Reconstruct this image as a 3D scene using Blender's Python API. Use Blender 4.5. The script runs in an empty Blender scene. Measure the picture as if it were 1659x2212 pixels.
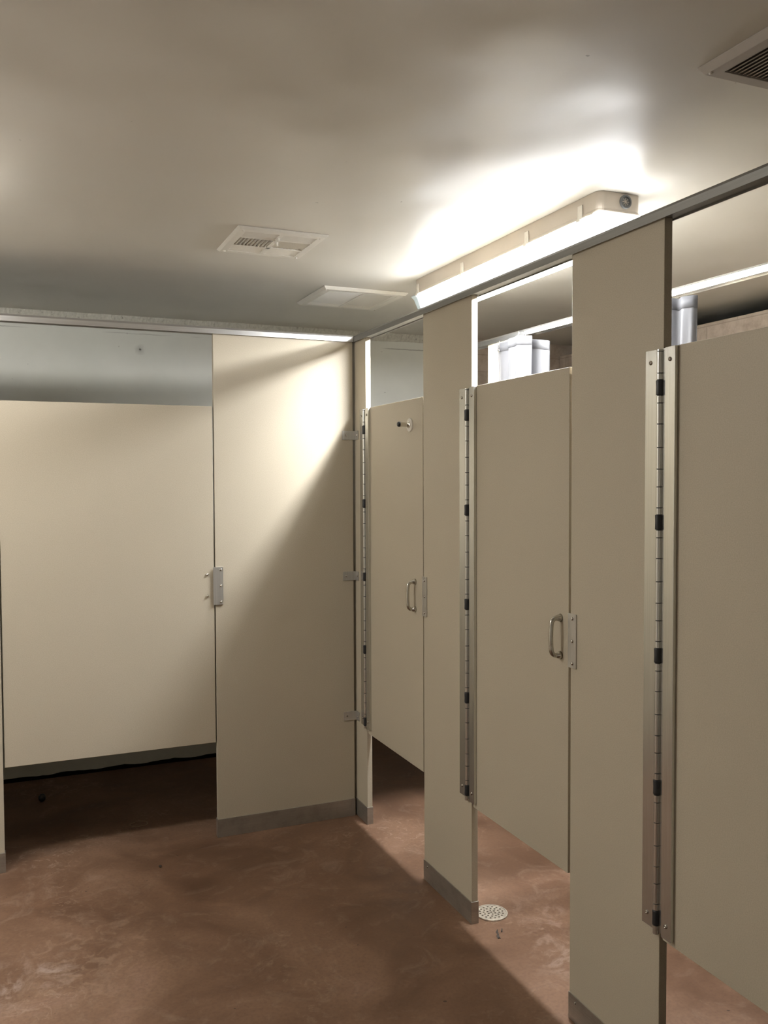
import bpy, bmesh, math, random
from mathutils import Vector, Matrix
random.seed(4)
SC = bpy.context.scene
COL = SC.collection
PI = math.pi

# ------------------------------------------------------------------ helpers
def world_loc(o):
    v = Vector((0, 0, 0))
    while o is not None:
        v += o.location
        o = o.parent
    return v

def obj(name, bm, mat, parent=None, bevel=0.0, smooth=False, base=None, seg=2, auto=False):
    me = bpy.data.meshes.new(name)
    if auto:
        smooth = True
        for e in bm.edges:
            if len(e.link_faces) == 2 and e.calc_face_angle(0) > math.radians(35): e.smooth = False
    bmesh.ops.recalc_face_normals(bm, faces=bm.faces[:])
    if parent is not None:
        off = world_loc(parent)
        loc = Vector((0, 0, 0))
    else:
        if base is None:
            xs = [v.co.x for v in bm.verts]; ys = [v.co.y for v in bm.verts]; zs = [v.co.z for v in bm.verts]
            base = ((min(xs)+max(xs))/2, (min(ys)+max(ys))/2, min(zs))
        off = Vector(base); loc = Vector(base)
    bmesh.ops.translate(bm, verts=bm.verts[:], vec=-off)
    bm.to_mesh(me); bm.free()
    if smooth:
        for p in me.polygons: p.use_smooth = True
    me.materials.append(mat)
    o = bpy.data.objects.new(name, me)
    COL.objects.link(o)
    o.location = loc
    if parent is not None: o.parent = parent
    if bevel:
        b = o.modifiers.new('bevel', 'BEVEL'); b.width = bevel; b.segments = seg
        b.limit_method = 'ANGLE'; b.angle_limit = math.radians(40)
        b.harden_normals = False
    return o

def thing(name, label, cat, loc, group=None):
    o = bpy.data.objects.new(name, None); COL.objects.link(o)
    o.location = loc; o.empty_display_size = .05
    o['label'] = label; o['category'] = cat
    if group: o['group'] = group
    return o

def tag(o, label, cat, group=None):
    o['label'] = label; o['category'] = cat
    if group: o['group'] = group
    return o

def struct(name, bm, mat, label=None, bevel=0):
    o = obj(name, bm, mat, bevel=bevel)
    o['kind'] = 'structure'
    if label: o['label'] = label
    return o

def B():
    return bmesh.new()

def box(bm, x0, x1, y0, y1, z0, z1):
    m = Matrix.Translation(((x0+x1)/2, (y0+y1)/2, (z0+z1)/2)) @ Matrix.Diagonal((abs(x1-x0), abs(y1-y0), abs(z1-z0), 1))
    bmesh.ops.create_cube(bm, size=1.0, matrix=m)
    return bm

def obox(bm, c, size, rot):
    m = Matrix.Translation(c) @ rot.to_4x4() @ Matrix.Diagonal((*size, 1))
    bmesh.ops.create_cube(bm, size=1.0, matrix=m)
    return bm

AX = {'x': Matrix.Rotation(PI/2, 4, 'Y'), 'y': Matrix.Rotation(-PI/2, 4, 'X'), 'z': Matrix.Identity(4)}
def cyl(bm, c, r, h, axis='z', seg=24, r2=None):
    bmesh.ops.create_cone(bm, cap_ends=True, segments=seg, radius1=r, radius2=r if r2 is None else r2,
                          depth=h, matrix=Matrix.Translation(c) @ AX[axis])
    return bm

def lathe(bm, c, prof, direction, seg=24):
    """prof: list of (distance along direction, radius) from c"""
    d = Vector(direction).normalized()
    q = Vector((0, 0, 1)).rotation_difference(d)
    rings = []
    for t, r in prof:
        ring = []
        for k in range(seg):
            a = 2*PI*k/seg
            ring.append(bm.verts.new(Vector(c) + q @ Vector((r*math.cos(a), r*math.sin(a), t))))
        rings.append(ring)
    for a, b in zip(rings, rings[1:]):
        for k in range(seg):
            bm.faces.new((a[k], a[(k+1) % seg], b[(k+1) % seg], b[k]))
    bm.faces.new(rings[0][::-1]); bm.faces.new(rings[-1])
    return bm

def tube(bm, pts, rad, seg=14):
    pts = [Vector(p) for p in pts]
    n = len(pts)
    rings = []
    ref = None
    for i, p in enumerate(pts):
        d = (pts[min(i+1, n-1)] - pts[max(i-1, 0)]).normalized()
        if ref is None:
            ref = d.orthogonal().normalized()
        ref = (ref - d*ref.dot(d)).normalized()
        s = d.cross(ref)
        r = rad[i] if isinstance(rad, (list, tuple)) else rad
        rings.append([bm.verts.new(p + (ref*math.cos(2*PI*k/seg) + s*math.sin(2*PI*k/seg))*r) for k in range(seg)])
    for a, b in zip(rings, rings[1:]):
        for k in range(seg):
            bm.faces.new((a[k], a[(k+1) % seg], b[(k+1) % seg], b[k]))
    bm.faces.new(rings[0][::-1]); bm.faces.new(rings[-1])
    return bm

# ------------------------------------------------------------------ materials
def lin(c):
    return tuple(((v/255)/12.92 if v/255 <= .04045 else ((v/255+.055)/1.055)**2.4) for v in c)

class Mat:
    def __init__(s, name, rough=.5, metal=0, color=(.5, .5, .5), spec=.5):
        s.m = bpy.data.materials.new(name); s.m.use_nodes = True
        s.nt = s.m.node_tree; s.b = s.nt.nodes['Principled BSDF']
        s.b.inputs['Roughness'].default_value = rough
        s.b.inputs['Metallic'].default_value = metal
        s.b.inputs['Specular IOR Level'].default_value = spec
        s.b.inputs['Base Color'].default_value = (*color, 1)
        s.tc = None
    def n(s, t, **kw):
        nd = s.nt.nodes.new(t)
        for k, v in kw.items():
            if k.startswith('i_'):
                nd.inputs[k[2:].replace('_', ' ')].default_value = v
            else: setattr(nd, k, v)
        return nd
    def l(s, a, b): s.nt.links.new(a, b)
    def coord(s, scale=(1, 1, 1)):
        g = s.n('ShaderNodeNewGeometry')          # world position: stays put on the surface
        mp = s.n('ShaderNodeMapping'); mp.inputs['Scale'].default_value = scale
        s.l(g.outputs['Position'], mp.inputs['Vector']); return mp.outputs['Vector']
    def noise(s, scale, detail=4, rough=.55, sc=(1, 1, 1), dist=0):
        nd = s.n('ShaderNodeTexNoise'); nd.inputs['Scale'].default_value = scale
        nd.inputs['Detail'].default_value = detail; nd.inputs['Roughness'].default_value = rough
        nd.inputs['Distortion'].default_value = dist
        s.l(s.coord(sc), nd.inputs['Vector']); return nd.outputs['Fac']
    def ramp(s, fac, stops):
        r = s.n('ShaderNodeValToRGB'); e = r.color_ramp.elements
        while len(e) < len(stops): e.new(.5)
        for k, (p, c) in enumerate(stops):
            e[k].position = p
            e[k].color = (*c, 1) if isinstance(c, tuple) else (c, c, c, 1)
        s.l(fac, r.inputs['Fac']); return r.outputs['Color']
    def mix(s, fac, a, b, mode='MIX'):
        m = s.n('ShaderNodeMix', data_type='RGBA', blend_type=mode)
        for i, v in ((0, fac), (6, a), (7, b)):
            if hasattr(v, 'is_linked') or hasattr(v, 'links'): s.l(v, m.inputs[i])
            else: m.inputs[i].default_value = v if i == 0 else (*v, 1)
        return m.outputs[2]
    def bump(s, h, strength=.3, dist=.002, prev=None):
        b = s.n('ShaderNodeBump'); b.inputs['Strength'].default_value = strength
        b.inputs['Distance'].default_value = dist
        s.l(h, b.inputs['Height'])
        if prev is not None: s.l(prev, b.inputs['Normal'])
        s.l(b.outputs['Normal'], s.b.inputs['Normal']); return b.outputs['Normal']
    def base(s, c): s.l(c, s.b.inputs['Base Color'])

PANEL = (.483, .430, .333)
def m_panel():
    m = Mat('phenolic_panel', rough=.48, spec=.3)
    a = m.noise(350, 2, .6)
    c = m.ramp(a, [(.3, tuple(v*.90 for v in PANEL)), (.7, tuple(v*1.07 for v in PANEL))])
    b = m.noise(2.2, 3, .5)
    c2 = m.mix(m.ramp(b, [(.35, 0.0), (.8, .5)]), c, tuple(v*.92 for v in PANEL))
    m.base(c2); m.bump(a, .12, .0006); return m.m

def m_alu(name, col, rough, dirt=.0, metal=.9, streak=(1, 1, .02)):
    m = Mat(name, rough=rough, metal=metal)
    a = m.noise(260, 3, .6, sc=streak)
    c = m.ramp(a, [(.3, tuple(v*.9 for v in col)), (.7, tuple(min(1, v*1.05) for v in col))])
    if dirt:
        d = m.ramp(m.noise(14, 5, .65), [(.45, 0.0), (.75, dirt)])
        c = m.mix(d, c, (.16, .13, .10))
    m.base(c); m.bump(a, .06, .0004); return m.m

def m_ceiling():
    m = Mat('painted_ceiling', rough=.30, spec=.42)
    a = m.noise(1.3, 3, .5)
    col = m.ramp(a, [(.3, (.67, .645, .585)), (.7, (.71, .685, .625))])
    sp = m.ramp(m.noise(38, 2, .4), [(.79, 0.0), (.81, .55)])
    col = m.mix(sp, col, (.15, .13, .1))
    m.base(col)
    r = m.ramp(m.noise(5, 4, .6), [(.3, .34), (.7, .42)])
    m.l(r, m.b.inputs['Roughness'])
    n1 = m.bump(m.noise(2.4, 1, .4), .42, .05)
    n2 = m.bump(m.noise(16, 3, .5, sc=(1, .5, 1)), .10, .006, n1)
    return m.m

def m_floor():
    m = Mat('stained_concrete', rough=.5, spec=.35)
    a = m.noise(2.3, 6, .62, dist=.7)
    c = m.ramp(a, [(.28, (.092, .047, .027)), (.48, (.157, .087, .052)), (.62, (.208, .121, .075)), (.78, (.25, .15, .105))])
    b = m.noise(7, 6, .7, dist=1.6)
    c = m.mix(m.ramp(b, [(.54, 0.0), (.74, .34)]), c, (.34, .25, .19))
    # pale scuffed residue, swirls
    s = m.noise(17, 4, .6, dist=2.2)
    msk = m.ramp(m.noise(1.9, 2, .5), [(.52, 0.0), (.64, 1.0)])
    sw = m.mix(1.0, m.ramp(s, [(.57, 0.0), (.62, .35), (.67, .05)]), msk, 'MULTIPLY')
    c = m.mix(sw, c, (.46, .36, .27))
    g = m.n('ShaderNodeNewGeometry')
    for (px, py, rad, amt, cc, ns) in ((-1.19, -.74, .40, .26, (.40, .29, .21), 15), (-1.36, -.83, .20, .55, (.42, .33, .28), 6), (.17, -1.34, .16, .4, (.42, .33, .27), 9), (.25, -1.12, .22, .25, (.42, .31, .26), 9)):
        v = m.n('ShaderNodeVectorMath', operation='DISTANCE'); v.inputs[1].default_value = (px, py, 0); m.l(g.outputs['Position'], v.inputs[0])
        rr = m.ramp(v.outputs['Value'], [(rad*.25, 1.0), (rad, 0.0)])
        st = m.ramp(m.noise(ns, 6, .65, dist=1.4), [(.50, 0.0), (.62, amt)])
        c = m.mix(m.mix(1.0, rr, st, 'MULTIPLY'), c, cc)
    d = m.noise(90, 3, .6)
    c = m.mix(m.ramp(d, [(.3, .30), (.55, 0.0)]), c, (.09, .045, .03))
    sp = m.ramp(m.noise(34, 1, .3), [(.80, 0.0), (.815, .8)])
    c = m.mix(sp, c, (.03, .02, .015))
    m.base(c)
    m.l(m.ramp(a, [(.3, .42), (.7, .62)]), m.b.inputs['Roughness'])
    n = m.bump(b, .25, .004); m.bump(d, .2, .001, n)
    return m.m

def m_wall_paint():
    m = Mat('painted_block_wall', rough=.42, spec=.4)
    c = m.ramp(m.noise(3, 4, .6), [(.3, (.68, .685, .625)), (.7, (.75, .755, .69))])
    pits = m.ramp(m.noise(48, 2, .4), [(.78, 0.0), (.80, .5)])
    c = m.mix(pits, c, (.14, .12, .1))
    # chipped bolt hole high on the wall
    g = m.n('ShaderNodeNewGeometry')
    v = m.n('ShaderNodeVectorMath', operation='DISTANCE'); v.inputs[1].default_value = (-.765, 1.074, 2.158)
    m.l(g.outputs['Position'], v.inputs[0])
    nd = m.n('ShaderNodeMath', operation='MULTIPLY_ADD'); nd.inputs[1].default_value = .03
    m.l(m.noise(40, 4, .7), nd.inputs[0]); m.l(v.outputs['Value'], nd.inputs[2])
    hole = m.ramp(nd.outputs[0], [(.018, 1.0), (.024, .25), (.045, 0.0)])
    c = m.mix(hole, c, (.06, .05, .04))
    # hairline crack below the rough band
    sep = m.n('ShaderNodeSeparateXYZ'); m.l(g.outputs['Position'], sep.inputs[0])
    ck = m.n('ShaderNodeMath', operation='MULTIPLY_ADD'); ck.inputs[1].default_value = .008
    m.l(m.noise(18, 4, .7), ck.inputs[0]); m.l(sep.outputs['Z'], ck.inputs[2])
    cd = m.n('ShaderNodeMath', operation='SUBTRACT'); cd.inputs[1].default_value = 2.241; m.l(ck.outputs[0], cd.inputs[0])
    ca = m.n('ShaderNodeMath', operation='ABSOLUTE'); m.l(cd.outputs[0], ca.inputs[0])
    crack = m.ramp(ca.outputs[0], [(0.0, .7), (.0009, 0.0)])
    crack = m.mix(1.0, crack, m.ramp(m.noise(2.2, 2, .5), [(.45, 0.0), (.55, 1.0)]), 'MULTIPLY')
    c = m.mix(crack, c, (.13, .12, .1))
    m.base(c)
    n = m.bump(m.noise(1.6, 2, .5), .3, .02); m.bump(m.noise(60, 4, .6), .12, .001, n)
    return m.m

def m_rough():
    m = Mat('rough_concrete', rough=.9, spec=.1)
    c = m.ramp(m.noise(70, 6, .7), [(.30, (.16, .145, .115)), (.37, (.50, .485, .42)), (.7, (.66, .645, .57))])
    m.base(c); n = m.bump(m.noise(90, 6, .7), .5, .003); return m.m

def m_block():
    m = Mat('stained_block', rough=.75, spec=.2)
    br = m.n('ShaderNodeTexBrick'); br.inputs['Scale'].default_value = 1.0
    br.inputs['Brick Width'].default_value = .4; br.inputs['Row Height'].default_value = .1016
    br.inputs['Mortar Size'].default_value = .003; br.inputs['Mortar Smooth'].default_value = .4
    br.inputs['Color1'].default_value = (.56, .47, .39, 1); br.inputs['Color2'].default_value = (.50, .42, .34, 1)
    br.inputs['Mortar'].default_value = (.40, .33, .265, 1)
    g = m.n('ShaderNodeNewGeometry'); sp = m.n('ShaderNodeSeparateXYZ'); m.l(g.outputs['Position'], sp.inputs[0])
    ad = m.n('ShaderNodeMath', operation='ADD'); m.l(sp.outputs['X'], ad.inputs[0]); m.l(sp.outputs['Y'], ad.inputs[1])
    cb = m.n('ShaderNodeCombineXYZ'); m.l(ad.outputs[0], cb.inputs['X']); m.l(sp.outputs['Z'], cb.inputs['Y'])
    m.l(cb.outputs[0], br.inputs['Vector'])
    d = m.noise(9, 6, .7)
    c = m.mix(m.ramp(d, [(.38, .45), (.58, 0.0)]), br.outputs['Color'], (.23, .165, .115))
    m.base(c); n = m.bump(br.outputs['Fac'], -.5, .004); m.bump(m.noise(80, 5, .7), .4, .002, n)
    return m.m

def m_simple(name, col, rough=.5, metal=0, spec=.5, nscale=80, var=.06):
    m = Mat(name, rough=rough, metal=metal, spec=spec)
    a = m.noise(nscale, 3, .6)
    m.base(m.ramp(a, [(.3, tuple(v*(1-var) for v in col)), (.7, tuple(min(1, v*(1+var)) for v in col))]))
    return m.m

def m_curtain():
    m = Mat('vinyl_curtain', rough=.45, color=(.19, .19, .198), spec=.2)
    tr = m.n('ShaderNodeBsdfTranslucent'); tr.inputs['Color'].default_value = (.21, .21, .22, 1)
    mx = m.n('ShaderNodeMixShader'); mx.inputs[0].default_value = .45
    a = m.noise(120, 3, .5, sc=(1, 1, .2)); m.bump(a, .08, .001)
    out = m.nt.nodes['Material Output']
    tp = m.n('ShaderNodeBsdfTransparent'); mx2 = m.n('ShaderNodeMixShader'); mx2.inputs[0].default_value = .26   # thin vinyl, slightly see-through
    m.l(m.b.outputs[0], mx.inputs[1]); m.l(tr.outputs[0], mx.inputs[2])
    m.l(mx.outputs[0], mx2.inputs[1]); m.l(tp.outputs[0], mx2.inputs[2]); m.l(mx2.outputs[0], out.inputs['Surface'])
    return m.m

def m_emit(name, col, s):
    m = Mat(name, rough=.3, color=(.9, .9, .9))
    m.b.inputs['Emission Color'].default_value = (*col, 1); m.b.inputs['Emission Strength'].default_value = s
    return m.m

def m_clear():
    m = Mat('clear_diffuser_end', rough=.25, color=(.55, .62, .64))
    m.b.inputs['Transmission Weight'].default_value = .12; m.b.inputs['IOR'].default_value = 1.2
    return m.m

M = dict(
    panel=m_panel(), ceiling=m_ceiling(), floor=m_floor(), wall=m_wall_paint(), rough=m_rough(), block=m_block(),
    rail=m_alu('headrail_aluminium_dimmed', (.27, .265, .25), .5, metal=.6, streak=(1, .01, 1)),  # darker copy of the headrail metal, toned down to dim its reflections
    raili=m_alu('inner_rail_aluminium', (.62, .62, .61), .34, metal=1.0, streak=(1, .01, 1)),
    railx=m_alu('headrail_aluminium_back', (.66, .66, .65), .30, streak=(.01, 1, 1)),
    hinge=m_alu('hinge_aluminium', (.66, .655, .62), .26),
    shoe=m_alu('brushed_steel_shoe', (.42, .395, .35), .38, dirt=.35, metal=.75, streak=(.02, .02, 1)),
    plate=m_alu('brushed_plate', (.60, .59, .56), .36, metal=.8),
    chrome=m_simple('chrome', (.74, .72, .68), .12, 1.0),
    satin=m_simple('satin_nickel', (.56, .54, .49), .22, 1.0),
    screw=m_simple('screw_steel', (.42, .39, .35), .20, 1.0),
    black=m_simple('black_nylon', (.018, .019, .021), .45),
    dark=m_simple('dark_void_shade', (.012, .010, .009), .9, spec=.05),  # near-black colour in place of shade in hollows and gaps
    plain=m_simple('white_wall_paint', (.78, .76, .70), .5, nscale=4, var=.02),
    housing=m_simple('fibreglass_housing', (.50, .44, .365), .45, nscale=7, var=.05),
    grey=m_simple('grey_knockout', (.12, .125, .125), .4),
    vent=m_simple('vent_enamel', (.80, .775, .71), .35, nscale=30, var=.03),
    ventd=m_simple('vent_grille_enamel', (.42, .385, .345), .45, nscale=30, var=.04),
    duct_shade=m_simple('duct_shade_grey', (.10, .09, .08), .8),  # dim grey standing in for shade between the fan grille slats
    white=m_simple('white_disc', (.62, .585, .52), .3),
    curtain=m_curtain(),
    emit=m_emit('lit_diffuser_side', (.965, .98, 1.0), 2.9), emit_low=m_emit('lit_diffuser_underside', (.965, .98, 1.0), 27.0),
    emit_fill=m_emit('fill_light_side', (1.0, .97, .92), 6.9), emit_fill_low=m_emit('fill_light_underside', (1.0, .97, .92), 4.5),
    clear=m_clear(),
    clip=m_simple('clear_clip', (.72, .68, .60), .2),
    drain=m_simple('drain_metal', (.55, .50, .42), .38, .45, nscale=90, var=.25),
    dirt=m_simple('dirt', (.07, .055, .045), .9, nscale=200, var=.4),
    rubber=m_simple('tan_rubber', (.30, .22, .14), .5),
    well_shade=m_simple('drain_well_shade', (.05, .022, .014), .9),
)

# ------------------------------------------------------------------ numbers solved from the photo
T = .023                 # panel thickness
ZB, ZT, ZP = .4005, 1.7885, 2.083
ZC = 2.324
YB = 1.074
XL, XR = -3.5, 1.79

# ------------------------------------------------------------------ shell
struct('floor', box(B(), XL-.1, 2.95, -5.3, YB+.1, -.1, 0), M['floor'], 'reddish brown stained concrete floor with pale scuffs')
struct('ceiling', box(B(), XL-.1, 2.95, -5.3, YB+.1, ZC, ZC+.1), M['ceiling'], 'glossy grey beige painted ceiling')
struct('wall_back', box(B(), XL-.1, 1.02, YB, YB+.1, 0, ZC), M['wall'], 'pale grey painted wall behind the far stalls')
struct('wall_back_shower', box(B(), 1.02, 2.95, YB+.006, YB+.1, 0, ZC), M['block'], 'brown stained block wall at the end of the showers')
struct('wall_left', box(B(), XL-.1, XL, -5.3, YB, 0, ZC), M['plain'])
struct('wall_front', box(B(), XL, 2.95, -5.3, -5.2, 0, ZC), M['plain'])
struct('wall_right', box(B(), XR, XR+.10, -5.2, YB, 0, 2.252), M['block'], 'tan stained block wall behind the showers, stopping short of the ceiling', bevel=.004)
struct('wall_outer', box(B(), 2.85, 2.95, -5.2, YB, 0, ZC), M['dark'])  # coloured near-black to stand in for the unlit space behind the shower wall
struct('wall_light_stop', box(B(), 0.0, .10, -5.2, -2.92, 0, ZC), M['plain'])  # added out of view to stop stall light leaking into the aisle

def base_strip():
    bm = B(); n = 160; prev = None
    for i in range(n+1):
        x = XL+(1.02-XL)*i/n
        h = .017+.003*math.sin(i*.7)+random.uniform(-.002, .002)
        row = [bm.verts.new((x, YB-.006, 0)), bm.verts.new((x, YB-.006, h)), bm.verts.new((x, YB, h+.001))]
        if prev:
            for k in range(2): bm.faces.new((prev[k], prev[k+1], row[k+1], row[k]))
        prev = row
    return bm
struct('shadow_gap_back', base_strip(), M['dark'], 'uneven black strip standing in for the shadow gap along the foot of the back wall')  # near-black strip in place of the shadow gap at the wall foot

def rough_band():
    bm = B(); n = 420; x0, x1 = XL, 1.02
    prev = None
    for i in range(n+1):
        x = x0 + (x1-x0)*i/n
        zt = ZC
        zb = 2.279 + random.uniform(-.0015, .0015) + .002*math.sin(i*.13)
        d = .005 + random.uniform(-.0012, .0015)
        row = [bm.verts.new((x, YB, zb)), bm.verts.new((x, YB-d*.6, zb+.003)), bm.verts.new((x, YB-d, (zb+zt)/2+random.uniform(-.008, .008))),
               bm.verts.new((x, YB-.006-random.uniform(0, .006), zt)), bm.verts.new((x, YB, zt))]
        if prev:
            for k in range(4): bm.faces.new((prev[k], prev[k+1], row[k+1], row[k]))
        prev = row
    return bm
struct('trim_1', rough_band(), M['rough'], 'rough unpainted concrete strip where wall meets ceiling')

# ------------------------------------------------------------------ partition pieces
def screw(c, d, parent, r=.0052, h=.0032):
    bm = B()
    lathe(bm, c, [(-.001, r*.98), (h*.25, r), (h*.7, r*.82), (h*.97, r*.45), (h*.99, r*.40), (h*.55, r*.36)], d, 18)
    return obj('screw', bm, M['screw'], parent, smooth=True)

def pilaster_R(y_far, y_near, label, plate=None, group=None):
    t = thing('partition_pilaster', label, 'partition', (T/2, (y_far+y_near)/2, 0), group)
    obj('panel', box(B(), 0, T, y_near, y_far, 0.004, ZP+.004), M['panel'], t, bevel=.0012)
    # floor shoe wraps the foot
    e = .0025
    bm = B(); box(bm, -e, T+e, y_near-e, y_far+e, 0, .075)
    s = obj('floor_shoe', bm, M['shoe'], t, bevel=.0012)
    screw((-e, y_far-.03, .058), (-1, 0, 0), s, .004, .002)
    if plate:
        ya, yb, z0, z1 = plate
        p = obj('strike_plate', box(B(), -.004, 0.0, yb, ya, z0, z1), M['plate'], t, bevel=.0009)
        ym = ya*.42 + yb*.58
        for zz in (z0+.013, (z0+z1)/2, z1-.013):
            screw((-.004, ym, zz), (-1, 0, 0), p, .0048)
    return t

pilaster_R(.050, -.121, 'narrow beige pilaster in the corner beside the brackets')
pilaster_R(-.685, -1.0491, 'beige pilaster between the door with the coat hook and the middle shower door', (-.679, -.714, .984, 1.130))
pilaster_R(-1.6067, -1.968, 'wide beige pilaster right of the middle door, its foot cut off by the frame', (-1.598, -1.6345, .974, 1.122))
pilaster_R(-2.545, -2.905, 'beige pilaster at the near end of the shower row, outside the picture')

def pull(y, zc, parent):
    zt, zb = zc+.052, zc-.052
    pts = []; rad = []
    X0 = -.030
    for i in range(3): pts.append((-.0005-.006*i, y, zt)); rad.append([.0118, .0095, .0078][i])
    for i in range(1, 8):
        a = PI/2*i/7; pts.append((X0+.017-.017*math.sin(a), y, zt-.017+.017*math.cos(a))); rad.append(.0066)
    n = 10
    for i in range(1, n): pts.append((X0-.0015*math.sin(PI*i/n), y, zt-.017-(zt-zb-.034)*i/n)); rad.append(.0062)
    for i in range(0, 8):
        a = PI/2*i/7; pts.append((X0+.017-.017*math.cos(a), y, zb+.017-.017*math.sin(a))); rad.append(.0066)
    for i in range(2, -1, -1): pts.append((-.0005-.006*i, y, zb)); rad.append([.0118, .0095, .0078][i])
    return obj('pull_handle', tube(B(), pts, rad, 18), M['satin'], parent, smooth=True)

def door_R(y_far, y_near, label, hook=False, handle=None):
    t = thing('shower_door', label, 'door', (T/2, (y_far+y_near)/2, ZB))
    obj('door_panel', box(B(), 0, T, y_near, y_far, ZB, ZT), M['panel'], t, bevel=.0012)
    if handle: pull(handle, 1.051, t)
    if hook:
        c = Vector((0, -.570, 1.692))
        h = obj('coat_hook', lathe(B(), c, [(0, .0262), (.0022, .0262), (.0045, .0245), (.0050, .012)], (-1, 0, 0), 40), M['white'], t, smooth=False)
        obj('hook_peg', lathe(B(), c, [(.003, .0125), (.008, .0125), (.010, .0100), (.016, .0085), (.038, .0085), (.0385, .0100), (.044, .0102)], (-1, 0, .04), 28), M['chrome'], h, bevel=.0004)
        obj('rubber_bumper', lathe(B(), c, [(.0441, .0100), (.049, .0098), (.052, .0075), (.053, .003)], (-1, 0, .04), 28), M['black'], h, smooth=True)
    return t
door_R(-.1335, -.6785, 'far beige shower door carrying the round coat hook', True, -.611)
door_R(-1.0600, -1.5965, 'middle beige shower door with pull handle and a curtain showing above it', False, -1.5585)
door_R(-1.9790, -2.535, 'nearest beige shower door at the right edge of the picture')

# -------- piano hinges
def hinge(leafL, leafR, yk, z_bush, zbot, ztop, label):
    t = thing('door_hinge', label, 'hinge', (0, yk, zbot), 'continuous hinges of the shower doors')
    obj('hinge_leaf', box(B(), -.0032, -.0001, leafL[1], leafL[0], zbot, ztop), M['hinge'], t, bevel=.0008)
    # door leaf: a thicker extrusion standing proud of the door
    bm = B(); box(bm, -.0105, -.0001, leafR[1], leafR[0], zbot-.002, ztop)
    obj('hinge_leaf', bm, M['hinge'], t, bevel=.0009)
    sp = (z_bush[0]-z_bush[-1])/4
    cuts = [ztop-.001, z_bush[0]+.264*sp*.30+.045, z_bush[0]+.033]
    cuts = [ztop-.001, z_bush[0]+.083, z_bush[0]+.033, z_bush[0]+.018]
    segs = [(cuts[0], cuts[1]), (cuts[1], cuts[2]), (cuts[2], cuts[3])]
    fr = [.058, .115, .27, .444, .604, .736, .892, .944]
    for zb_ in z_bush[:-1]:
        zs = [zb_-f*sp for f in fr]
        segs += list(zip(zs, zs[1:]))
    zl = z_bush[-1]
    segs.append((zl-.018, zbot-.006))
    bm = B(); R = .0074; xc = -.0062
    for a, b in segs:
        g = .0011
        cyl(bm, (xc, yk, (a+b)/2), R, (a-b)-2*g, 'z', 20)
    # web joining barrel to the leaves
    box(bm, -.0035, 0.0, leafR[0]-.001, leafL[1]+.001, zbot, ztop-.001)
    obj('hinge_barrel', bm, M['hinge'], t, auto=True)
    obj('hinge_pin', cyl(B(), (xc, yk, (ztop+zbot)/2), R*.8, ztop-zbot-.01, 'z', 16), M['black'], t)  # core coloured black so the barrel seams look shaded
    for z in z_bush:
        bm = B()
        lathe(bm, (xc, yk, z-.017), [(0, .0084), (.002, .0088), (.017, .0083), (.032, .0088), (.034, .0084)], (0, 0, 1), 24)
        obj('bushing', bm, M['black'], t, auto=True)
    yl = (leafL[0]+leafL[1])/2; yr = (leafR[0]+leafR[1])/2
    for z in (ztop-.029, zbot+.03):
        screw((-.0032, yl, z), (-1, 0, 0), t)
        screw((-.0105, yr, z), (-1, 0, 0), t)
    return t

ZBH = [1.697, 1.385, 1.073, .761, .449]
hinge((-.060, -.096), (-.139, -.171), -.117, ZBH, .425, 1.787, 'long metal hinge beside the far door with the coat hook')
hinge((-.970, -1.005), (-1.051, -1.083), -1.029, ZBH, .420, 1.787, 'long metal hinge on the left of the middle shower door')
hinge((-1.909, -1.946), (-1.985, -2.018), -1.963, ZBH, .415, 1.787, 'long metal hinge with black bushings on the nearest shower door')

# -------- partition facing the camera (plane y = 0)
def pilaster_L(x0, x1, label):
    t = thing('partition_pilaster', label, 'partition', ((x0+x1)/2, T/2, 0))
    obj('panel', box(B(), x0, x1, 0, T, .004, ZP+.004), M['panel'], t, bevel=.0012)
    e = .0025
    obj('floor_shoe', box(B(), x0-e, x1+e, -e, T+e, 0, .077), M['shoe'], t, bevel=.0012)
    return t
pl = pilaster_L(-.6213, -.0125, 'broad beige pilaster crossed by the light and shadow, left of the corner')
# latch keeper standing over the gap
bm = B(); box(bm, -.6315, -.5905, -.0065, -.0035, .974, 1.130); box(bm, -.6155, -.5905, -.0036, 0.0, .974, 1.130)
kp = obj('latch_keeper', bm, M['plate'], pl, bevel=.0006)
for z in (.986, 1.052, 1.118): screw((-.600, -.0065, z), (0, -1, 0), kp, .0052, .004)
# corner angle brackets
for z in (1.679, 1.066, .448):
    bm = B()
    box(bm, -.0625, -.0012, -.0035, -.0003, z-.0195, z+.0195)
    box(bm, -.0042, -.0008, -.036, -.0003, z-.0195, z+.0195)
    br = obj('angle_bracket', bm, M['plate'], pl, bevel=.0006)
    screw((-.047, -.0035, z), (0, -1, 0), br, .0046, .003)
    screw((-.0042, -.026, z), (-1, 0, 0), br, .0042, .003)
pilaster_L(-3.49, -1.4365, 'sliver of beige pilaster at the left edge of the picture')

t = thing('stall_door', 'wide beige stall door at the left with two small bolts', 'door', (-1.03, T/2, ZB))
obj('door_panel', box(B(), -1.4305, -.6265, 0.003, T+.003, ZB, ZT), M['panel'], t, bevel=.0012)
for z in (1.100, 1.011): 
    bm = B(); lathe(bm, (-.6545, .003, z), [(0, .006), (.003, .006), (.006, .0048), (.0075, .002)], (0, -1, 0), 18)
    obj('bolt', bm, M['chrome'], t, smooth=True)

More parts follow.
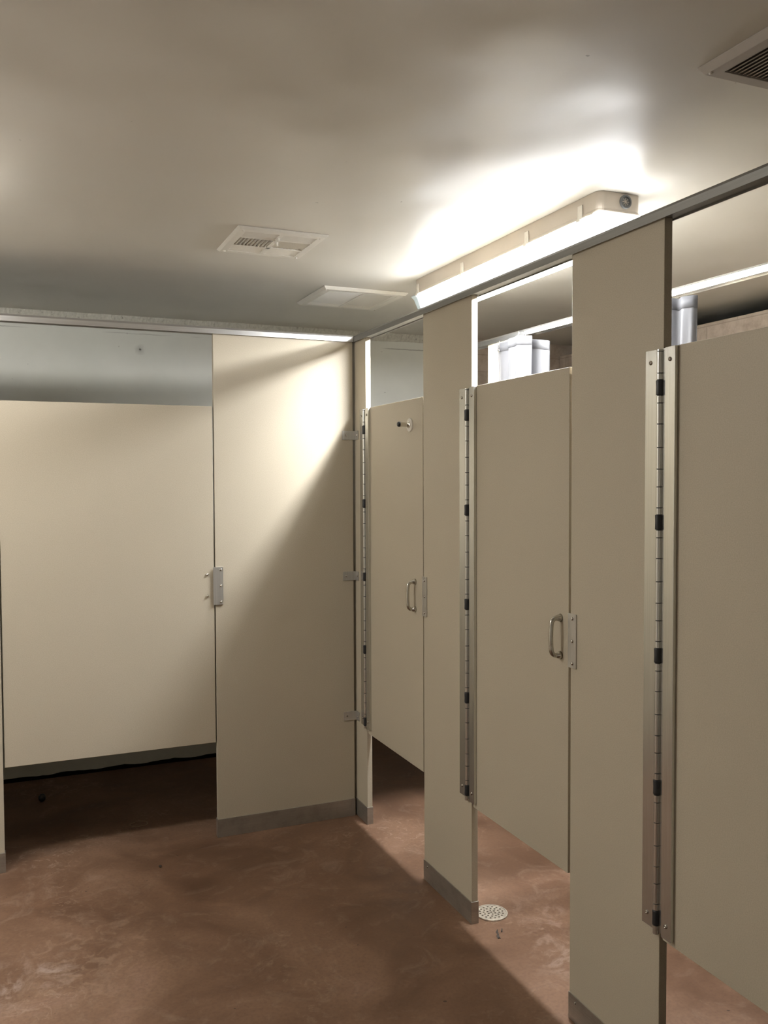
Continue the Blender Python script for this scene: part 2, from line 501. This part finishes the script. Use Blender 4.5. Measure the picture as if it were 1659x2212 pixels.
# -------- dividers inside
def divider(x0, x1, y0, y1, label):
    o = obj('stall_divider', box(B(), x0, x1, y0, y1, ZB, ZT), M['panel'], bevel=.0012)
    tag(o, label, 'partition'); return o
divider(T+.003, XR, -.012, .011, 'beige divider hidden behind the far shower door')
divider(T+.003, XR, -.879, -.856, 'beige divider behind the pilaster left of the middle door')
divider(T+.003, XR, -1.80, -1.777, 'beige divider behind the pilaster right of the middle door')
divider(-.001, .022, .056, YB, 'beige divider running back from the corner to the wall')

# -------- headrails
def rail_profile(z0=2.083, z1=2.111, a=-.010, b=.031):
    # (offset across, z)
    return [(a, z0), (a, z1-.009), (a+.006, z1-.001), (a+.012, z1), (b-.012, z1), (b-.006, z1-.001), (b, z1-.009), (b, z0),
            (b-.003, z0), (b-.003, z0+.004), (a+.003, z0+.004), (a+.003, z0)]
def extrude_profile(prof, p0, p1, across):
    bm = B(); P0, P1, A = Vector(p0), Vector(p1), Vector(across)
    r0 = [bm.verts.new(P0+A*u+Vector((0, 0, z))) for u, z in prof]
    r1 = [bm.verts.new(P1+A*u+Vector((0, 0, z))) for u, z in prof]
    n = len(prof)
    for k in range(n): bm.faces.new((r0[k], r0[(k+1) % n], r1[(k+1) % n], r1[k]))
    bm.faces.new(r0[::-1]); bm.faces.new(r1)
    return bm
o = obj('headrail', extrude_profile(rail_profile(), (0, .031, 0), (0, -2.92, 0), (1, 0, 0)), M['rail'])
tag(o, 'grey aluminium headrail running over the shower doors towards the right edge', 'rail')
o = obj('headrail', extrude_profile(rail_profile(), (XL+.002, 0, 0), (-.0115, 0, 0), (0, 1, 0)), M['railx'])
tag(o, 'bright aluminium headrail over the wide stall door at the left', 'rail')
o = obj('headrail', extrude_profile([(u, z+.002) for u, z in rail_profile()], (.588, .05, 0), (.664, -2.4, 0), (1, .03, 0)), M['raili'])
tag(o, 'inner aluminium rail holding the shower curtains, seen above the doors', 'rail')

t = thing('partition_pilaster', 'beige panel behind the curtain above the middle door', 'partition', (.60, -.28, 0))
obj('panel', box(B(), .590, .613, -.43, -.125, .004, 2.087), M['panel'], t, bevel=.0012)
obj('floor_shoe', box(B(), .5875, .6155, -.4325, -.1225, 0, .075), M['shoe'], t, bevel=.0012)

# -------- curtains
def curtain_mesh(path, tops, bottoms, nz=40, th=.0012, sub=6):
    bm = B()
    # Catmull-Rom along the plan path
    P = [Vector((p[0], p[1], 0)) for p in path]
    pts = []; tz = []; bz = []
    for i in range(len(P)-1):
        p0, p1, p2, p3 = P[max(i-1, 0)], P[i], P[i+1], P[min(i+2, len(P)-1)]
        for k in range(sub):
            u = k/sub
            pts.append(.5*((2*p1)+(-p0+p2)*u+(2*p0-5*p1+4*p2-p3)*u*u+(-p0+3*p1-3*p2+p3)*u**3))
            tz.append(tops[i]*(1-u)+tops[i+1]*u); bz.append(bottoms[i]*(1-u)+bottoms[i+1]*u)
    pts.append(P[-1]); tz.append(tops[-1]); bz.append(bottoms[-1])
    cen = sum(pts, Vector())/len(pts)
    grid = []
    for i, p in enumerate(pts):
        col = []
        for j in range(nz+1):
            v = j/nz
            z = tz[i]*(1-v)+bz[i]*v
            sh = .22*min(1, v*3)
            q = p.lerp(Vector((p.x, cen.y, 0)), sh*.6)
            q = q + Vector((.006*math.sin(i*.9+v*5), 0, 0))*min(1, v*6)
            col.append(bm.verts.new((q.x, q.y, z)))
        grid.append(col)
    for a, b in zip(grid, grid[1:]):
        for j in range(nz): bm.faces.new((a[j], b[j], b[j+1], a[j+1]))
    return bm, pts, tz

def curtain(path, tops, label, hooks, hem=True):
    t = thing('shower_curtain', label, 'curtain', (path[0][0], path[len(path)//2][1], .2))
    bm, pts, tz = curtain_mesh(path, tops, [.2]*len(path))
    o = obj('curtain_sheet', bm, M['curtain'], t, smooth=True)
    s = o.modifiers.new('solid', 'SOLIDIFY'); s.thickness = .0012
    if hem:
        bm = B(); rows = []
        for p, z in zip(pts, tz):
            rows.append([bm.verts.new((p.x-.0022, p.y, z+.001)), bm.verts.new((p.x-.0022, p.y, z-.036))])
        for a, b in zip(rows, rows[1:]): bm.faces.new((a[0], b[0], b[1], a[1]))
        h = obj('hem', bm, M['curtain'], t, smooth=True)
        s = h.modifiers.new('solid', 'SOLIDIFY'); s.thickness = .001
    for (x, y, z) in hooks:
        bm = B(); pts2 = []
        for k in range(17):
            a = -PI*.2 + PI*1.5*k/16
            pts2.append((x+.004*math.cos(a), y+.009*math.cos(a), z+.012*math.sin(a)+.006))
        pts2.append((x, y, z-.018)); 
        obj('curtain_hook', tube(bm, pts2, .0012, 8), M['chrome'], t, smooth=True)
        bm = B(); 
        ring = [(x-.004, y+.0065*math.cos(2*PI*k/20), z-.024+.0065*math.sin(2*PI*k/20)) for k in range(21)]
        obj('grommet', tube(bm, ring, .0016, 8), M['chrome'], t, smooth=True)
    return t
XC = .560
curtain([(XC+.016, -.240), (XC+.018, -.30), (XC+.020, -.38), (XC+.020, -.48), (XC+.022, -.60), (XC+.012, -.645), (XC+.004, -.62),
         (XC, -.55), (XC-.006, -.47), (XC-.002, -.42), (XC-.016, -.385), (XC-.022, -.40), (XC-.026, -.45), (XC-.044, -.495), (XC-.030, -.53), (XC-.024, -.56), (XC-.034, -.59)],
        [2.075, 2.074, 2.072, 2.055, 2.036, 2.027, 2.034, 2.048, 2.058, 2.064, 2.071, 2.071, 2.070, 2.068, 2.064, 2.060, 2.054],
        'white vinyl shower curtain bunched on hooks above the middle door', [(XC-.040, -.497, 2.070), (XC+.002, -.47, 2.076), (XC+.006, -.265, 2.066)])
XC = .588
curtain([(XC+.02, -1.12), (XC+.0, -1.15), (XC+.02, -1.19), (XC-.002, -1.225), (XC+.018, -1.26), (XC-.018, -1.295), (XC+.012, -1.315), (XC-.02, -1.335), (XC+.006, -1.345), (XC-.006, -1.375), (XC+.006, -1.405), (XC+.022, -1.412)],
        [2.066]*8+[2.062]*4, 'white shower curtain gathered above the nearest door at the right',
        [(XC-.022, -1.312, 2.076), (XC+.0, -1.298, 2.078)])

# ------------------------------------------------------------------ ceiling light
def light_fixture(xm, y0, y1, emit, label):
    w = .076
    t = thing('ceiling_light', label, 'light', (xm, (y0+y1)/2, ZC-.14))
    t.rotation_euler = (0, 0, 0)
    # housing: rounded tray
    def loop(hw, ya, yb, z, r, n=6):
        pts = []
        for cx, cy, a0 in ((xm+hw-r, yb-r, 0), (xm-hw+r, yb-r, PI/2), (xm-hw+r, ya+r, PI), (xm+hw-r, ya+r, 3*PI/2)):
            for k in range(n+1):
                a = a0+PI/2*k/n
                pts.append((cx+r*math.cos(a), cy+r*math.sin(a), z))
        return pts
    def stack(loops):
        bm = B(); R = [[bm.verts.new(p) for p in L] for L in loops]
        n = len(R[0])
        for a, b in zip(R, R[1:]):
            for k in range(n): bm.faces.new((a[k], a[(k+1) % n], b[(k+1) % n], b[k]))
        bm.faces.new(R[0]); bm.faces.new(R[-1][::-1]); return bm
    obj('housing', stack([loop(w, y0, y1, ZC-.0005, .022), loop(w, y0, y1, ZC-.050, .024), loop(w+.003, y0-.003, y1+.003, ZC-.058, .026), loop(w+.003, y0-.003, y1+.003, ZC-.063, .026)]),
        M['housing'], t, smooth=False, bevel=.001)
    # emissive prismatic diffuser
    d = obj('diffuser', stack([loop(w+.004, y0+.03, y1-.03, ZC-.0632, .020), loop(w+.005, y0+.03, y1-.03, ZC-.070, .020), loop(w-.001, y0+.034, y1-.034, ZC-.078, .02),
              loop(w-.009, y0+.036, y1-.036, ZC-.108, .02), loop(w-.016, y0+.042, y1-.042, ZC-.128, .02), loop(w-.028, y0+.05, y1-.05, ZC-.138, .02)]), emit[0], t)
    d.data.materials.append(emit[1])
    for p in d.data.polygons:
        if p.normal.z < -.9: p.material_index = 1      # the ribbed underside throws most of the light
    # clear ends
    for ya, yb, s in ((y1-.03, y1+.022, 1), (y0-.006, y0+.03, -1)):
        bm = B()
        L = [loop(w+.006, ya, yb, ZC-.0632, .008), loop(w+.007, ya, yb, ZC-.068, .008), loop(w-.002, ya+(0 if s > 0 else .004), yb-(.006 if s > 0 else 0), ZC-.078, .008),
             loop(w-.013, ya, yb-.012*(s > 0), ZC-.108, .008), loop(w-.018, ya, yb-.020*(s > 0), ZC-.128, .008), loop(w-.030, ya, yb-.026*(s > 0), ZC-.138, .006)]
        bm.free()
        obj('diffuser_end', stack(L), M['clear'] if s > 0 else emit[0], t)
    # clips along both sides
    for y in (y1-.04, y1-.43, y1-.88, y0+.09):
        for s in (-1, 1):
            bm = B(); box(bm, xm+s*(w+.001), xm+s*(w+.0045), y-.011, y+.011, ZC-.066, ZC-.022); box(bm, xm+s*(w+.001), xm+s*(w+.011), y-.010, y+.010, ZC-.071, ZC-.064)
            obj('latch_clip', bm, M['clip'], t, bevel=.001)
    c = (xm+.015, y0, ZC-.026)
    k = obj('end_plug', lathe(B(), c, [(-.001, .020), (.006, .020), (.0075, .0185), (.0075, .0145), (.003, .014), (.003, .0)], (0, -1, 0), 32), M['grey'], t)
    for i in range(4):
        a = i*PI/4
        obox_b = B(); obox(obox_b, (c[0], c[1]-.0035, c[2]), (.024, .0012, .0016), Matrix.Rotation(a, 3, 'Y'))
        obj('plug_rib', obox_b, M['housing'], k)
    return t
light_fixture(.268, -1.466, -.200, (M['emit'], M['emit_low']), 'long lit white light fixture mounted on the ceiling above the shower doors')
fill_light = light_fixture(-2.36, -1.583, -.317, (M['emit_fill'], M['emit_fill_low']), 'second ceiling light added as unseen fill over the left of the room, outside the picture')  # added unseen lamp that fills the aisle and the left ceiling
fill_light.rotation_euler.z = PI/2

# ------------------------------------------------------------------ vents
def frame_bm(x0, x1, y0, y1, bw, z0, zt=ZC, bev=.008):
    """flat frame with sloping outer edge, hollow in the middle"""
    bm = B()
    def rect(ix, z): return [bm.verts.new(p) for p in ((x0+ix, y0+ix, z), (x1-ix, y0+ix, z), (x1-ix, y1-ix, z), (x0+ix, y1-ix, z))]
    Ls = [rect(0, zt-.0005), rect(0, zt-.003), rect(bev, z0), rect(bw, z0), rect(bw, zt-.0005)]
    for a, b in zip(Ls, Ls[1:]):
        for k in range(4): bm.faces.new((a[k], a[(k+1) % 4], b[(k+1) % 4], b[k]))
    return bm

def register():
    x0, x1, y0, y1 = -.688, -.374, -.722, -.393
    zf = ZC-.010
    t = thing('ceiling_vent', 'small white ceiling register with open dark vanes, left of the light', 'vent', ((x0+x1)/2, (y0+y1)/2, zf))
    bw = .032
    obj('frame', frame_bm(x0, x1, y0, y1, bw, zf), M['vent'], t, bevel=.0006)
    obj('duct_shade', box(B(), x0+bw, x1-bw, y0+bw, y1-bw, ZC-.0015, ZC-.0006), M['dark'], t)  # flat dark plate in place of the shaded recess above the vanes
    xi0, xi1, yi0, yi1 = x0+bw, x1-bw, y0+bw, y1-bw
    xm = (xi0+xi1)/2
    ya, yb = yi0+(yi1-yi0)*.27, yi0+(yi1-yi0)*.68     # near row / middle / far row
    bm = B(); box(bm, xm-.008, xm+.008, yi0, yi1, zf, ZC-.002)
    box(bm, xi0, xi1, ya-.005, ya+.005, zf, ZC-.002); box(bm, xi0, xi1, yb-.005, yb+.005, zf, ZC-.002)
    obj('crossbar', bm, M['vent'], t, bevel=.0008)
    for k in range(9):      # open vanes at the left, nearly closed at the right
        for s, ang, xa, xb in ((0, 62, xi0, xm-.008), (1, 18, xm+.008, xi1)):
            bm = B(); xc = xa+(xb-xa)*(k+.5)/9
            obox(bm, (xc, (ya+yb)/2, zf+.0055), (.0125, yb-ya-.011, .0012), Matrix.Rotation(math.radians(ang), 3, 'Y'))
            obj('vane', bm, M['vent'], t)
    for xa, xb in ((xi0, xm-.008), (xm+.008, xi1)):
        for q0, q1, sg in ((yi0, ya-.005, 1), (yb+.005, yi1, .6)):
            for k in range(4):
                bm = B(); yc = q0+(q1-q0)*(k+.5)/4
                obox(bm, ((xa+xb)/2, yc, zf+.005), (xb-xa, .0205, .0012), Matrix.Rotation(math.radians(-28*sg), 3, 'X'))
                obj('louvre', bm, M['vent'], t)
    bm = B(); box(bm, xm-.003, xm+.003, ya-.035, ya+.006, zf-.010, zf+.001); cyl(bm, (xm, ya-.012, zf-.012), .004, .02, 'z', 12)
    obj('damper_lever', bm, M['vent'], t, bevel=.0006)
    for sx in (x0+.022, x1-.022):
        for sy in (y0+.024, y1-.024): obj('screw', lathe(B(), (sx, sy, zf), [(0, .0045), (.002, .004), (.003, .002)], (0, 0, -1), 16), M['vent'], t)
    return t
register()

def grille(x0, x1, y0, y1, label, mat, depth, pitch, along, midbar, bw=.030, back='dark'):
    zf = ZC-depth
    t = thing('ceiling_vent', label, 'vent', ((x0+x1)/2, (y0+y1)/2, zf))
    obj('frame', frame_bm(x0, x1, y0, y1, bw, zf, bev=.010), mat, t, bevel=.0008)
    obj('backing', box(B(), x0+bw, x1-bw, y0+bw, y1-bw, ZC-.0015, ZC-.0006), M[back], t)  # plate coloured dark to act as the shade behind the slats
    bm = B()
    if along == 'x':
        n = int((y1-y0-2*bw)/pitch)
        for k in range(n):
            yc = y0+bw+(y1-y0-2*bw)*(k+.5)/n
            obox(bm, ((x0+x1)/2, yc, zf+.0022), (x1-x0-2*bw, pitch*.98, .001), Matrix.Rotation(math.radians(14), 3, 'X'))
    else:
        n = int((x1-x0-2*bw)/pitch)
        for k in range(n):
            xc = x0+bw+(x1-x0-2*bw)*(k+.5)/n
            obox(bm, (xc, (y0+y1)/2, zf+.0045), (pitch*.80, y1-y0-2*bw, .0016), Matrix.Rotation(math.radians(-24), 3, 'Y'))
    obj('slats', bm, mat, t)
    if midbar: obj('crossbar', box(B(), (x0+x1)/2-.006, (x0+x1)/2+.006, y0+bw, y1-bw, zf-.001, zf+.006), mat, t, bevel=.0008)
    for sx in (x0+.014, x1-.014):
        for sy in (y0+.022, y1-.022): obj('screw', lathe(B(), (sx, sy, zf), [(0, .0045), (.002, .004), (.003, .002)], (0, 0, -1), 16), M['white'], t)
grille(-.130, .268, .024, .418, 'flat white slatted return grille behind the far end of the light', M['vent'], .014, .0075, 'x', True, .036)
grille(-.088, .262, -2.56, -2.166, 'beige exhaust fan grille cut off at the top right of the picture', M['ventd'], .017, .0115, 'y', False, .036, 'duct_shade')

# ------------------------------------------------------------------ floor bits
def drain():
    cx, cy, r = .0965, -1.012, .056
    t = thing('floor_drain', 'round perforated floor drain beside the pilaster foot', 'drain', (cx, cy, 0))
    bm = B()
    def ring(x, y, rr, n):
        vs = [bm.verts.new((x+rr*math.cos(2*PI*k/n), y+rr*math.sin(2*PI*k/n), .0045)) for k in range(n)]
        return [bm.edges.new((vs[k], vs[(k+1) % n])) for k in range(n)]
    ed = ring(cx, cy, r*.90, 48)
    for rad, n, ph in ((.0, 1, 0), (.0135, 6, .3), (.0265, 12, .1), (.0395, 16, .2)):
        for k in range(n):
            a = 2*PI*k/n+ph
            ed += ring(cx+rad*math.cos(a), cy+rad*math.sin(a), .0037, 10)
    bmesh.ops.triangle_fill(bm, edges=ed, use_beauty=True)
    # drop any disc filled inside a hole
    o = obj('grate', bm, M['drain'], t)
    s = o.modifiers.new('solid', 'SOLIDIFY'); s.thickness = .003; s.offset = -1
    bm = B()
    lathe(bm, (cx, cy, .0), [(0.0003, r*1.0), (.0045, r*1.0), (.0052, r*.985), (.0052, r*.91), (.0012, r*.905)], (0, 0, 1), 48)
    obj('rim', bm, M['drain'], t)
    bm = B(); cyl(bm, (cx, cy, .0016), r*.9, .0006, 'z', 40); obj('well_shade', bm, M['well_shade'], t)  # dark disc in place of the shade below the grate
drain()

ring = [(-.905+.034*math.cos(2*PI*k/40)*(1+.12*math.sin(k*.4)), .28+.030*math.sin(2*PI*k/40)*(1+.1*math.cos(k*.7)), .0016) for k in range(41)]
o = obj('rubber_ring', tube(B(), ring, .0014, 8), M['rubber'], smooth=True)
tag(o, 'thin tan ring lying on the dark floor under the stall door', 'ring')
def lump(x, y, s, name, label, cat, mat, flat=.6):
    bm = B(); bmesh.ops.create_icosphere(bm, subdivisions=3, radius=s)
    for v in bm.verts:
        v.co *= 1+.35*math.sin(v.co.x*90/s*.02+1)*math.cos(v.co.y*3/s)+random.uniform(-.08, .08)
        v.co.z *= flat
    mz = min(v.co.z for v in bm.verts)
    bmesh.ops.translate(bm, verts=bm.verts[:], vec=(x, y, -mz))
    return tag(obj(name, bm, mat, smooth=True), label, cat)
lump(-1.284, .736, .016, 'debris_clump', 'small black clump on the dark floor behind the stall door', 'debris', M['black'], .9)
lump(-.889, -.19, .006, 'debris_clump', 'tiny dark crumb on the open brown floor at the left', 'debris', M['dirt'])
def scrap(pts, w, label):
    bm = B(); rows = []
    for i, (x, y) in enumerate(pts):
        ww = w*(.4+random.random())
        rows.append([bm.verts.new((x-ww, y, .0012)), bm.verts.new((x, y+ww*.4, .0035+.002*random.random())), bm.verts.new((x+ww, y-ww*.3, .0012))])
    for a, b in zip(rows, rows[1:]):
        for k in range(2): bm.faces.new((a[k], a[k+1], b[k+1], b[k]))
    o = obj('debris_scrap', bm, M['dirt']); s = o.modifiers.new('solid', 'SOLIDIFY'); s.thickness = .001
    return tag(o, label, 'debris')
scrap([(.058, -1.118), (.050, -1.128), (.047, -1.142), (.040, -1.150), (.036, -1.168)], .004, 'dark scrap of debris on the pink floor in front of the drain')
scrap([(.075, -1.119), (.069, -1.127), (.064, -1.135)], .003, 'tiny dark flake beside the scrap near the drain')

# ------------------------------------------------------------------ camera
f, yaw, pit, rol = 1903.5, .4024, -.0371, -.0041
F = Vector((math.sin(yaw)*math.cos(pit), math.cos(yaw)*math.cos(pit), math.sin(pit)))
Rt = Vector((math.cos(yaw), -math.sin(yaw), 0)); U = Rt.cross(F)
r_ = Rt*math.cos(rol)+U*math.sin(rol); u_ = -Rt*math.sin(rol)+U*math.cos(rol)
cam = bpy.data.cameras.new('camera'); co = bpy.data.objects.new('camera', cam); COL.objects.link(co)
m4 = Matrix((( r_.x, u_.x, -F.x, -1.3977), (r_.y, u_.y, -F.y, -3.5983), (r_.z, u_.z, -F.z, 1.4876), (0, 0, 0, 1)))
co.matrix_world = m4
cam.sensor_fit = 'HORIZONTAL'; cam.sensor_width = 36; cam.lens = 36*f/1659; cam.clip_start = .05
SC.camera = co

# ------------------------------------------------------------------ world and view
w = bpy.data.worlds.new('world'); SC.world = w; w.use_nodes = True
w.node_tree.nodes['Background'].inputs['Color'].default_value = (.5, .5, .55, 1)
w.node_tree.nodes['Background'].inputs['Strength'].default_value = .0
vs = SC.view_settings
SC.display_settings.display_device = 'sRGB'
vs.view_transform = 'Standard'; vs.look = 'None'; vs.gamma = 1; vs.use_curve_mapping = False
vs.exposure = 3.05
